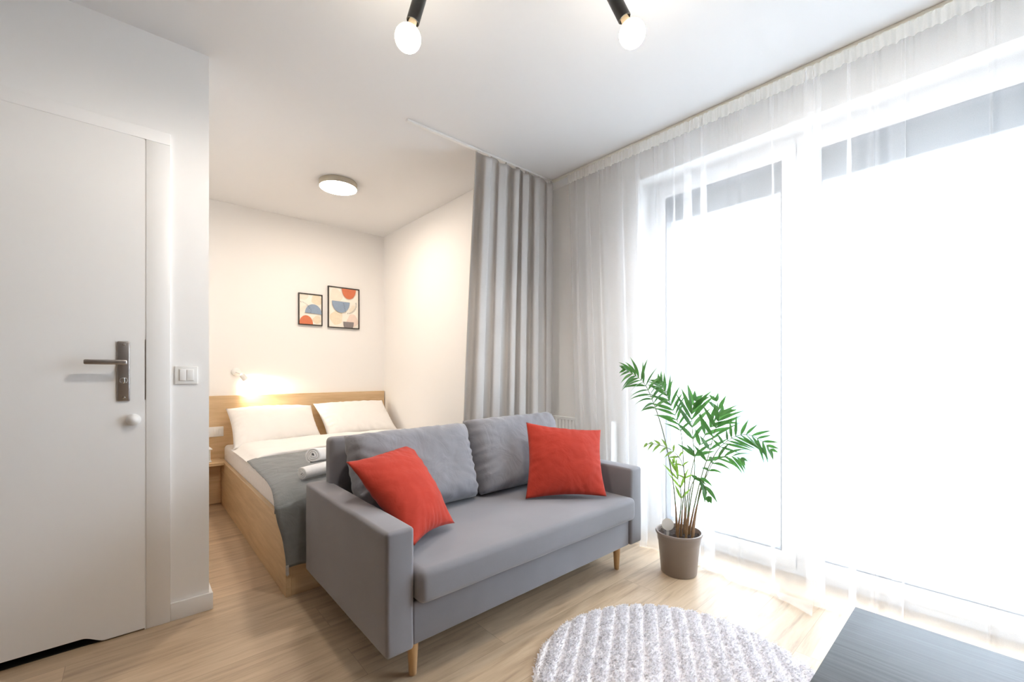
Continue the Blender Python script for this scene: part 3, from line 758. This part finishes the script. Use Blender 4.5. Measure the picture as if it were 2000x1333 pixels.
sp = thing('ceiling_spot_bar', (1.0, 1.11, CEIL), 'black ceiling spot bar with two bare round bulbs over the sofa', 'ceiling lamp')
A0, A1 = Vector((0.775, 1.315, 0)), Vector((1.235, 0.905, 0))
d_ = (A1-A0).normalized()
bb = MB(); bb.tube([A0-d_*0.10+Vector((0, 0, CEIL-0.012)), A1+d_*0.10+Vector((0, 0, CEIL-0.012))], 0.011, 10); bb.lathe((1.005, 1.11, CEIL-0.024), [(0.05, 0), (0.05, 0.024)], 32)
bb.build('bar', M['black'], sp)
for top, tip in (((0.757, 1.331, 2.395), (0.722, 1.364, 2.234)), ((1.252, 0.896, 2.400), (1.312, 0.842, 2.240))):
    top, tip = Vector(top), Vector(tip); ax = (tip-top).normalized()
    MB().tube([(top.x, top.y, CEIL-0.012), top+Vector((0, 0, 0.01)), top+ax*0.012], 0.007, 10).build('spot_arm', M['black'], sp)
    MB().lathe(top, [(0.0, 0), (0.021, 0.0), (0.0225, 0.002), (0.0225, 0.108), (0.0205, 0.110), (0.019, 0.100)], 28, axis=ax, caps=False).build('spot_socket', M['black'], sp, smooth=40)
    bulb = MB().lathe(top+ax*0.104, [(0.0135, 0), (0.0145, 0.012), (0.020, 0.024)], 24, axis=ax, caps=False).build('bulb_collar', M['glow'], sp, smooth=60)
    pr = [(0.0198, 0.0)]+[(0.0445*math.sin(a), 0.040-0.0445*math.cos(a)) for a in [0.50+(PI-0.56)*i/16 for i in range(1, 17)]]
    bl_ = bpy.data.lights.new('bulb_light', 'SPOT'); bl_.energy = BULB; bl_.color = (1.0, 0.91, 0.79)
    bl_.spot_size = math.radians(172); bl_.spot_blend = 0.5; bl_.shadow_soft_size = 0.04
    bo = bpy.data.objects.new('bulb_light', bl_); C.objects.link(bo); bo.location = top+ax*0.265; bo.rotation_euler = ax.to_track_quat('-Z', 'Y').to_euler()
    MB().lathe(top+ax*0.1275, pr, 28, axis=ax, caps=False).build('bulb', M['bulb'], sp, smooth=180)

# ------------------------------------------------------------------ curtain rails and curtains
r1 = MB(); r1.rbox(1.16, 2.335, 2.192, 2.214, CEIL-0.014, CEIL, 0.003, 2)
r1.build('curtain_rail', M['plastic'], loc=(1.75, 2.2, CEIL), label='white ceiling rail carrying the grey curtain across the alcove', cat='curtain rail')
r2 = MB(); r2.rbox(2.336, 2.360, -1.0, 2.212, CEIL-0.016, CEIL, 0.003, 2)
r2.build('curtain_rail', M['cream'], loc=(2.35, 0.6, CEIL), label='cream ceiling rail along the window carrying the sheer curtains', cat='curtain rail')

gc = thing('curtain', (1.95, 2.19, 0), 'grey opaque curtain hanging in folds behind the sofa', 'curtain')
def gcurt(u, v):
    z = lerp(0.015, CEIL-0.020, v)
    k = sst((v-0.0)/1.0)
    x0 = lerp(1.525, 1.640, v**1.3); x1 = lerp(2.315, 2.325, v)
    wob = 0.02*math.sin(4*v+u*5)*(1-v)
    ph = 2*PI*(6.3*u+0.13*math.sin(u*11.0+0.5)+0.07*math.sin(u*27)+wob)
    amp = lerp(0.029, 0.030, v)*(0.80+0.20*math.sin(u*17+1))*(1-0.35*sst((u-0.8)/0.2))
    sw = math.sin(ph); sh = sw*(1.12-0.12*sw*sw)
    x = lerp(x0, x1, u)-0.012*math.sin(2*ph)
    y = 2.168+amp*sh+0.006*math.sin(u*40+v*3)
    # heading hangs from the gliders at the rear folds and sags between them
    dip = (0.006+0.034*(0.5-0.5*math.sin(ph+0.5))**1.4)*sst((v-0.93)/0.07)
    return (x, y, z-dip)
g_ = MB(); g_.grid(gcurt, 300, 70)
co = g_.build('curtain_cloth', M['curtain'], gc, smooth=180)
sol = co.modifiers.new('thickness', 'SOLIDIFY'); sol.thickness = 0.003; sol.offset = 0
for k in range(9):
    x = 1.66+0.08*k
    MB().rbox(x-0.004, x+0.004, 2.198, 2.208, CEIL-0.034, CEIL-0.012, 0.001, 1).build('curtain_glider', M['plastic'], gc)

XC = 2.352
def folds(y, seed):
    """uneven gathers: phase along the cloth"""
    return 2*PI*(y*7.2+0.55*math.sin(y*3.1+seed)+0.30*math.sin(y*7.7+seed*2)+0.16*math.sin(y*17.3+seed*3))
def sheer_panel(y0, y1, seed, lean, foot, n):
    """one voile panel; y0 is its far end, y1 its near end; the foot trails inward over the floor"""
    mb = MB()
    def pt(u, v):
        y = lerp(y0, y1, u); s_ = (1-v)*(CEIL-0.02+foot(u))     # cloth length below the rail
        h = CEIL-0.02-s_
        t = 1-clamp(s_/(CEIL-0.02))                             # 1 at the rail, 0 at the floor
        ph = folds(y, seed)
        a1 = lerp(0.040, 0.014, sst((t-0.55)/0.45))
        env = 0.55+0.45*math.sin(y*5.3+seed)
        x = XC+a1*(math.sin(ph)*env+0.25*math.sin(2.3*ph+1))*0.62
        x += 0.0035*math.sin(y*190+seed)*sst((t-0.88)/0.12)
        # gathered pleats lap over themselves: the cloth runs back on itself along the rail
        yy = y-lerp(0.046, 0.038, sst((t-0.4)/0.6))*math.sin(ph+0.9)*(0.60+0.40*math.sin(y*16.1+seed*1.3))+0.0022*math.sin(y*410+seed)*sst((t-0.80)/0.2)
        yy += lean*(1-t)*(1-u)
        yy += 0.010*math.sin(5*t+y*9)*(1-t)
        if h < 0.012:
            run = 0.012-h                                        # trailing part lies on the floor
            x = x-run*(0.85+0.3*math.sin(y*13+seed))
            yy = yy-run*0.35*math.sin(y*9+seed)
            z = 0.010+0.010*(0.5+0.5*math.sin(ph*1.0+run*30))*min(1, run*14)+0.004*nz((x, yy, 0), 20, seed)
        else:
            k = clamp(1-h/0.10); x -= 0.02*k*k
            z = h
        return (x, yy, z)
    mb.grid(pt, n, 90)
    return mb, pt
c1 = thing('curtain', (2.35, 1.35, 0), 'sheer white curtain over the left window pane, its hem trailing behind the potted palm', 'curtain', 'sheer white curtains at the window')
m1, f1 = sheer_panel(2.045, 0.575, 1.7, -0.10, lambda u: 0.012+0.150*sst((u-0.55)/0.45)+0.02*math.sin(u*14)*sst((u-0.4)/0.3), 560)
m1.build('curtain_cloth', M['sheer'], c1, smooth=180)
c2 = thing('curtain', (2.35, -0.1, 0), 'sheer white curtain over the right window pane beside the dark table', 'curtain', 'sheer white curtains at the window')
m2, f2 = sheer_panel(0.60, -0.98, 4.4, 0.0, lambda u: 0.012+0.030*math.sin(u*11)**2, 620)
m2.build('curtain_cloth', M['sheer'], c2, smooth=180)
for (c_, y0, y1, sd) in ((c1, 2.045, 0.590, 1.7), (c2, 0.585, -0.98, 4.4)):
    hb = MB()
    def hp_(u, v):
        y = lerp(y0, y1, u); z = lerp(CEIL-0.078, CEIL-0.017, v)
        return (XC-0.014+0.004*math.sin(y*240+sd)+0.004*math.sin(y*95), y, z+0.002*math.sin(y*130))
    hb.grid(hp_, 520, 4)
    hb.build('heading_tape', M['tape'], c_, smooth=180)

# ------------------------------------------------------------------ dark side table, lower right
tb = thing('side_table', (1.20, -0.10, 0), 'low dark wood-grain table at the lower right beside the rug', 'table')
MB().rbox(0.90, 1.432, -0.62, 0.250, 0.400, 0.450, 0.0015, 2).build('table_top', M['tabletop'], tb, smooth=30)
for x in (0.92, 1.362):
    for y in (-0.60, 0.060):
        MB().rbox(x, x+0.05, y, y+0.05, 0.0, 0.3998, 0.0015, 1).build('leg', M['tabletop'], tb, smooth=30)

# ------------------------------------------------------------------ round shaggy rug with combed ridges
rg = thing('rug', (1.392, 0.715, 0), 'round pale grey shaggy rug with combed ridges in front of the sofa', 'rug')
RC = Vector((1.392, 0.715)); RR = 0.495
MB().lathe((RC.x, RC.y, 0.0015), [(RR-0.01, 0), (RR, 0.003), (RR-0.01, 0.007)], 96).build('backing', M['rugb'], rg, smooth=30)
gd = Vector((math.sin(math.radians(58)), math.cos(math.radians(58)))); gp = Vector((-gd.y, gd.x))
PIT = 0.0585
def ridge(px, py):
    c_ = px*gp.x+py*gp.y+0.004*nz((px, py, 0), 7, 3)
    f = (c_/PIT) % 1.0
    return f, 0.009+0.012*math.sin(PI*f)**0.6
ms = MB()
def mat_pt(u, v):
    r, a = RR*v, 2*PI*u
    px, py = r*math.cos(a), r*math.sin(a)
    f, h = ridge(px, py)
    return (RC.x+px, RC.y+py, 0.002+h*min(1, (1-v)/0.03)+0.0035*nz((px, py, 0), 110, 4)*min(1, (1-v)/0.03))
ms.grid(mat_pt, 420, 150); ms.build('tufted_mat', M['rugb'], rg, smooth=180)
pile = MB()
rr = random.Random(11)
vs, fs = pile.v, pile.f
NT = 52000
for i in range(NT):
    r = RR*math.sqrt(rr.random()); a = rr.random()*2*PI
    px, py = r*math.cos(a), r*math.sin(a)
    f, h0_ = ridge(px, py)
    if (f < 0.16 or f > 0.96) and rr.random() < 0.85: continue
    edge = clamp((RR-r)/0.02)
    h0_ = h0_*edge+0.001
    hgt = lerp(0.004, 0.010, rr.random())
    s1 = 0.5-f
    lx = -gp.x*0.006+gd.x*(rr.random()-.5)*0.014+(rr.random()-.5)*0.010
    ly = -gp.y*0.006+gd.y*(rr.random()-.5)*0.014+(rr.random()-.5)*0.010
    if edge < 1: lx += math.cos(a)*0.012*(1-edge); ly += math.sin(a)*0.012*(1-edge)
    w_ = 0.0016+0.0012*rr.random(); b2 = rr.random()*PI; wx, wy = w_*math.cos(b2), w_*math.sin(b2)
    X, Y = RC.x+px, RC.y+py; k = len(vs)
    vs += [(X-wx, Y-wy, h0_), (X+wx, Y+wy, h0_), (X+lx*.5+wx, Y+ly*.5+wy, h0_+hgt*.7), (X+lx*.5-wx, Y+ly*.5-wy, h0_+hgt*.7), (X+lx+wx*.3, Y+ly+wy*.3, h0_+hgt), (X+lx-wx*.3, Y+ly-wy*.3, h0_+hgt)]
    fs += [(k, k+1, k+2, k+3), (k+3, k+2, k+4, k+5)]; pile.mi += [0, 0]
pile.build('pile', M['rug'], rg, smooth=0, kind='stuff')
# ------------------------------------------------------------------ potted palm
PC = (2.192, 1.132)
pm = thing('potted_palm', (PC[0], PC[1], 0), 'green parlour palm in a taupe plastic pot by the sheer curtain', 'plant')
MB().lathe((PC[0], PC[1], 0), [(0.0, 0.002), (0.086, 0.0), (0.090, 0.006), (0.1045, 0.168), (0.108, 0.172), (0.1105, 0.204), (0.116, 0.207), (0.119, 0.214), (0.117, 0.221), (0.111, 0.222), (0.107, 0.214), (0.104, 0.18)], 56, caps=False).build('pot', M['pot'], pm, smooth=45)
so_ = MB()
def soil_pt(u, v):
    r, a = 0.106*v, 2*PI*u
    x, y = PC[0]+r*math.cos(a), PC[1]+r*math.sin(a)
    return (x, y, 0.200+0.008*nz((x, y, 0), 30, 2)+0.006*nz((x, y, 0), 90, 4)+0.008*(1-v))
so_.grid(soil_pt, 60, 18); so_.build('soil', M['soil'], pm, smooth=40)
tg = MB(); tc_ = Vector((2.128, 1.160, 0.262)); tn = Vector((-0.80, -0.58, 0.12)).normalized()
tg.lathe(tc_, [(0.0, 0), (0.031, 0.0), (0.031, 0.0015), (0.0, 0.0015)], 30, axis=tn, caps=False)
sd = tn.cross(Vector((0, 0, 1))).normalized()
for s_ in (0,):
    tg.add([tc_+sd*0.008, tc_-sd*0.008, tc_-sd*0.006+Vector((0, 0, -0.075)), tc_+sd*0.006+Vector((0, 0, -0.075))], [(0, 1, 2, 3)])
tg.build('plant_tag', M['plastic'], pm, smooth=30, label='round white plant tag stuck in the soil')

def catmull(pts, n):
    P_ = [Vector(p) for p in pts]; P_ = [P_[0]*2-P_[1]]+P_+[P_[-1]*2-P_[-2]]
    out = []
    m = len(pts)-1
    for i in range(n+1):
        t = i/n*m; k = min(int(t), m-1); f = t-k
        a, b, c, d = P_[k:k+4]
        out.append(0.5*((2*b)+(c-a)*f+(2*a-5*b+4*c-d)*f*f+(3*b-a-3*c+d)*f**3))
    return out

FW = Vector((math.sin(math.radians(41.5)), math.cos(math.radians(41.5)), 0))   # looking direction across the room, used to face the fronds
def leaflet(mb, p0, d, ln, wd, droop, face, tw=0.3):
    """a lance-shaped blade with a centre fold, bending down under its weight"""
    d = d.normalized(); n = 7
    side = d.cross(face)
    if side.length < 0.05: side = d.cross(Vector((0, 0, 1)))
    side.normalize(); nr = side.cross(d).normalized()
    rows = []
    p = Vector(p0); dd = d.copy()
    prof = [0.18, 0.72, 1.0, 0.98, 0.82, 0.55, 0.27, 0.03]
    for i in range(n+1):
        w = wd*prof[i]*0.5
        s2 = (side*math.cos(tw)+nr*math.sin(tw))
        rows.append((p-s2*w+nr*w*0.25, p.copy(), p+s2*w+nr*w*0.25))
        dd = (dd+Vector((0, 0, -droop/n))).normalized(); p = p+dd*(ln/n)
    vs = [q for r in rows for q in r]; fs = []
    for i in range(n):
        for k in (0, 1): fs.append((i*3+k, i*3+k+1, (i+1)*3+k+1, (i+1)*3+k))
    mb.add(vs, fs)

FR = {
 'A': [(2.165,1.128,0.234),(2.145,1.126,0.374),(2.117,1.131,0.537),(2.073,1.15,0.735),(2.035,1.164,0.848),(2.0,1.175,0.926),(1.959,1.191,1.005),(1.912,1.212,1.049),(1.853,1.245,1.083)],
 'B': [(2.213,1.113,0.213),(2.225,1.113,0.375),(2.227,1.123,0.582),(2.225,1.136,0.743),(2.213,1.159,0.825),(2.198,1.184,0.9),(2.181,1.21,0.972),(2.168,1.233,1.017)],
 'C': [(2.206,1.093,0.215),(2.221,1.083,0.369),(2.243,1.069,0.542),(2.238,1.077,0.727),(2.237,1.083,0.822),(2.243,1.082,0.87),(2.258,1.073,0.919)],
 'D': [(2.187,1.056,0.246),(2.18,1.025,0.39),(2.19,0.98,0.565),(2.199,0.935,0.672),(2.205,0.893,0.723),(2.212,0.85,0.755),(2.23,0.798,0.766),(2.248,0.745,0.741),(2.252,0.705,0.702)],
 'E': [(2.234,1.095,0.213),(2.242,1.068,0.368),(2.258,1.035,0.535),(2.268,1.007,0.632),(2.274,0.983,0.742),(2.275,0.962,0.81),(2.267,0.951,0.856),(2.24,0.955,0.926)],
 'F': [(2.162,1.104,0.228),(2.147,1.088,0.37),(2.135,1.068,0.509),(2.101,1.067,0.606),(2.052,1.08,0.662),(1.996,1.099,0.695),(1.937,1.121,0.714),(1.884,1.137,0.718)],
 'G': [(2.163,1.077,0.23),(2.149,1.059,0.35),(2.134,1.041,0.462),(2.127,1.016,0.525),(2.123,0.988,0.538),(2.119,0.96,0.506),(2.11,0.937,0.458)],
 'I': [(2.141,1.11,0.242),(2.153,1.099,0.366),(2.151,1.101,0.459),(2.137,1.114,0.526),(2.125,1.124,0.593)],
 'J': [(2.221,1.066,0.235),(2.206,1.043,0.341),(2.195,1.016,0.469),(2.192,0.983,0.541),(2.188,0.95,0.612),(2.198,0.905,0.648),(2.213,0.855,0.654),(2.209,0.823,0.649)],
 'K': [(2.246,1.124,0.202),(2.241,1.113,0.344),(2.246,1.093,0.513),(2.261,1.063,0.652),(2.297,1.017,0.768),(2.315,0.985,0.813),(2.328,0.958,0.86)],
}
# start of the blades along the rachis, pairs, longest blade, blade width, opening angle, droop, young colour, per-side length factors
FS = {
 'A': (0.56, 13, 0.130, 0.0125, 52, 1.0, False, (1.0, 0.95)),
 'B': (0.44, 12, 0.150, 0.0140, 40, 0.5, False, (0.9, 1.0)),
 'C': (0.40, 8, 0.175, 0.0200, 40, 0.35, False, (1.0, 1.1)),
 'D': (0.42, 12, 0.125, 0.0125, 58, 0.25, False, (1.15, 0.75)),
 'E': (0.38, 8, 0.150, 0.0180, 42, 0.3, False, (1.0, 1.0)),
 'F': (0.30, 8, 0.095, 0.0100, 38, 0.9, True, (0.8, 0.8)),
 'G': (0.52, 4, 0.100, 0.0200, 35, 1.3, False, (1.0, 1.0)),
 'I': (0.35, 5, 0.120, 0.0120, 24, 0.15, True, (1.0, 1.0)),
 'J': (0.48, 7, 0.125, 0.0150, 46, 1.1, False, (0.9, 1.0)),
 'K': (0.46, 8, 0.150, 0.0170, 40, 0.35, False, (1.0, 0.9)),
}
rl = random.Random(5)
for key, pts in FR.items():
    st, npair, Lm, wd, opn, droop, young, sf = FS[key]
    cv = catmull(pts, 48)
    fb = MB()
    base = cv[0].copy(); base.z = 0.196
    path = [base]+cv[1:]
    rads = [lerp(0.0046, 0.0011, (i/48)**0.5) if i > 5 else lerp(0.0062, 0.0040, i/5) for i in range(49)]
    fb.tube(path, rads, 7); ns = len(fb.f)
    fb.mi = [2 if i < 7*6 else 1 for i in range(ns)]
    fb.cur = 0
    for j in range(npair):
        t = lerp(st, 0.985, j/(npair-1)); i = min(47, int(t*48))
        p = path[i].lerp(path[i+1], t*48-i); T = (path[min(48, i+2)]-path[max(0, i-2)]).normalized()
        S = T.cross(FW)
        if S.length < 0.2: S = T.cross(Vector((0, 0, 1)))
        S.normalize()
        prog = (t-st)/(1-st)
        env = (0.62+0.75*math.sin(PI*min(1, prog*0.86+0.18)))*0.74
        if j == npair-1: env *= 0.8
        for sgn in (-1, 1):
            o_ = math.radians(opn*(1.12-0.55*prog)+rl.uniform(-7, 7))
            d = T*math.cos(o_)+S*(sgn*math.sin(o_))+FW*rl.uniform(-0.38, 0.22)
            ln = Lm*env*sf[0 if sgn < 0 else 1]*rl.uniform(0.85, 1.12)
            fb.cur = 3 if young else 0
            leaflet(fb, p, d, ln, 1.22*wd*rl.uniform(0.85, 1.1), droop*rl.uniform(0.6, 1.2), FW+Vector((rl.uniform(-.3, .3), rl.uniform(-.3, .3), rl.uniform(-.2, .4))), rl.uniform(-0.5, 0.6))
    fb.build('frond', [M['leaf'], M['stem'], M['stembase'], M['leafy']], pm, smooth=50)

# ------------------------------------------------------------------ light: overcast daylight through the window, the lit lamps
wd_ = bpy.data.worlds.new('overcast'); bpy.context.scene.world = wd_; wd_.use_nodes = True
bgn = wd_.node_tree.nodes['Background']
bgn.inputs[0].default_value = (0.85, 0.915, 1.0, 1); bgn.inputs[1].default_value = SKY
pl_ = bpy.data.lights.new('window_portal', 'AREA'); pl_.shape = 'RECTANGLE'; pl_.size = 2.42; pl_.size_y = 2.32
pl_.cycles.is_portal = True
po = bpy.data.objects.new('window_portal', pl_); C.objects.link(po); po.location = (2.88, 0.35, 1.16); po.rotation_euler = (0, PI/2, PI)
po.rotation_euler = Vector((-1, 0, 0)).to_track_quat('-Z', 'Y').to_euler()
pl_.size, pl_.size_y = 2.42, 2.32

def spot(name, loc, dr, power, col, angle, blend, rad):
    l = bpy.data.lights.new(name, 'SPOT'); l.energy = power; l.color = col; l.spot_size = math.radians(angle); l.spot_blend = blend; l.shadow_soft_size = rad
    o = bpy.data.objects.new(name, l); C.objects.link(o); o.location = loc
    o.rotation_euler = Vector(dr).to_track_quat('-Z', 'Y').to_euler(); return o
spot('reading_light', h0+hx*0.062, hx, READ, (1.0, 0.86, 0.66), 120, 0.8, 0.012)

# ------------------------------------------------------------------ camera
cam = bpy.data.cameras.new('camera'); co_ = bpy.data.objects.new('camera', cam); C.objects.link(co_)
co_.location = (0, 0, 1.07); co_.rotation_euler = (PI/2, 0, -math.radians(41.5))
cam.sensor_width = 36; cam.lens = 840*36/2000; cam.shift_y = (727-666.5)/2000; cam.clip_start = 0.02; cam.clip_end = 300
sc = bpy.context.scene; sc.camera = co_
sc.view_settings.view_transform = 'Standard'; sc.view_settings.look = 'None'; sc.view_settings.gamma = 1.0
sc.view_settings.use_curve_mapping = False; sc.view_settings.exposure = EXPO
sc.cycles.max_bounces = 14; sc.cycles.diffuse_bounces = 8; sc.cycles.transmission_bounces = 8; sc.cycles.transparent_max_bounces = 40
sc.cycles.sample_clamp_indirect = 8.0; sc.cycles.caustics_reflective = False; sc.cycles.caustics_refractive = False
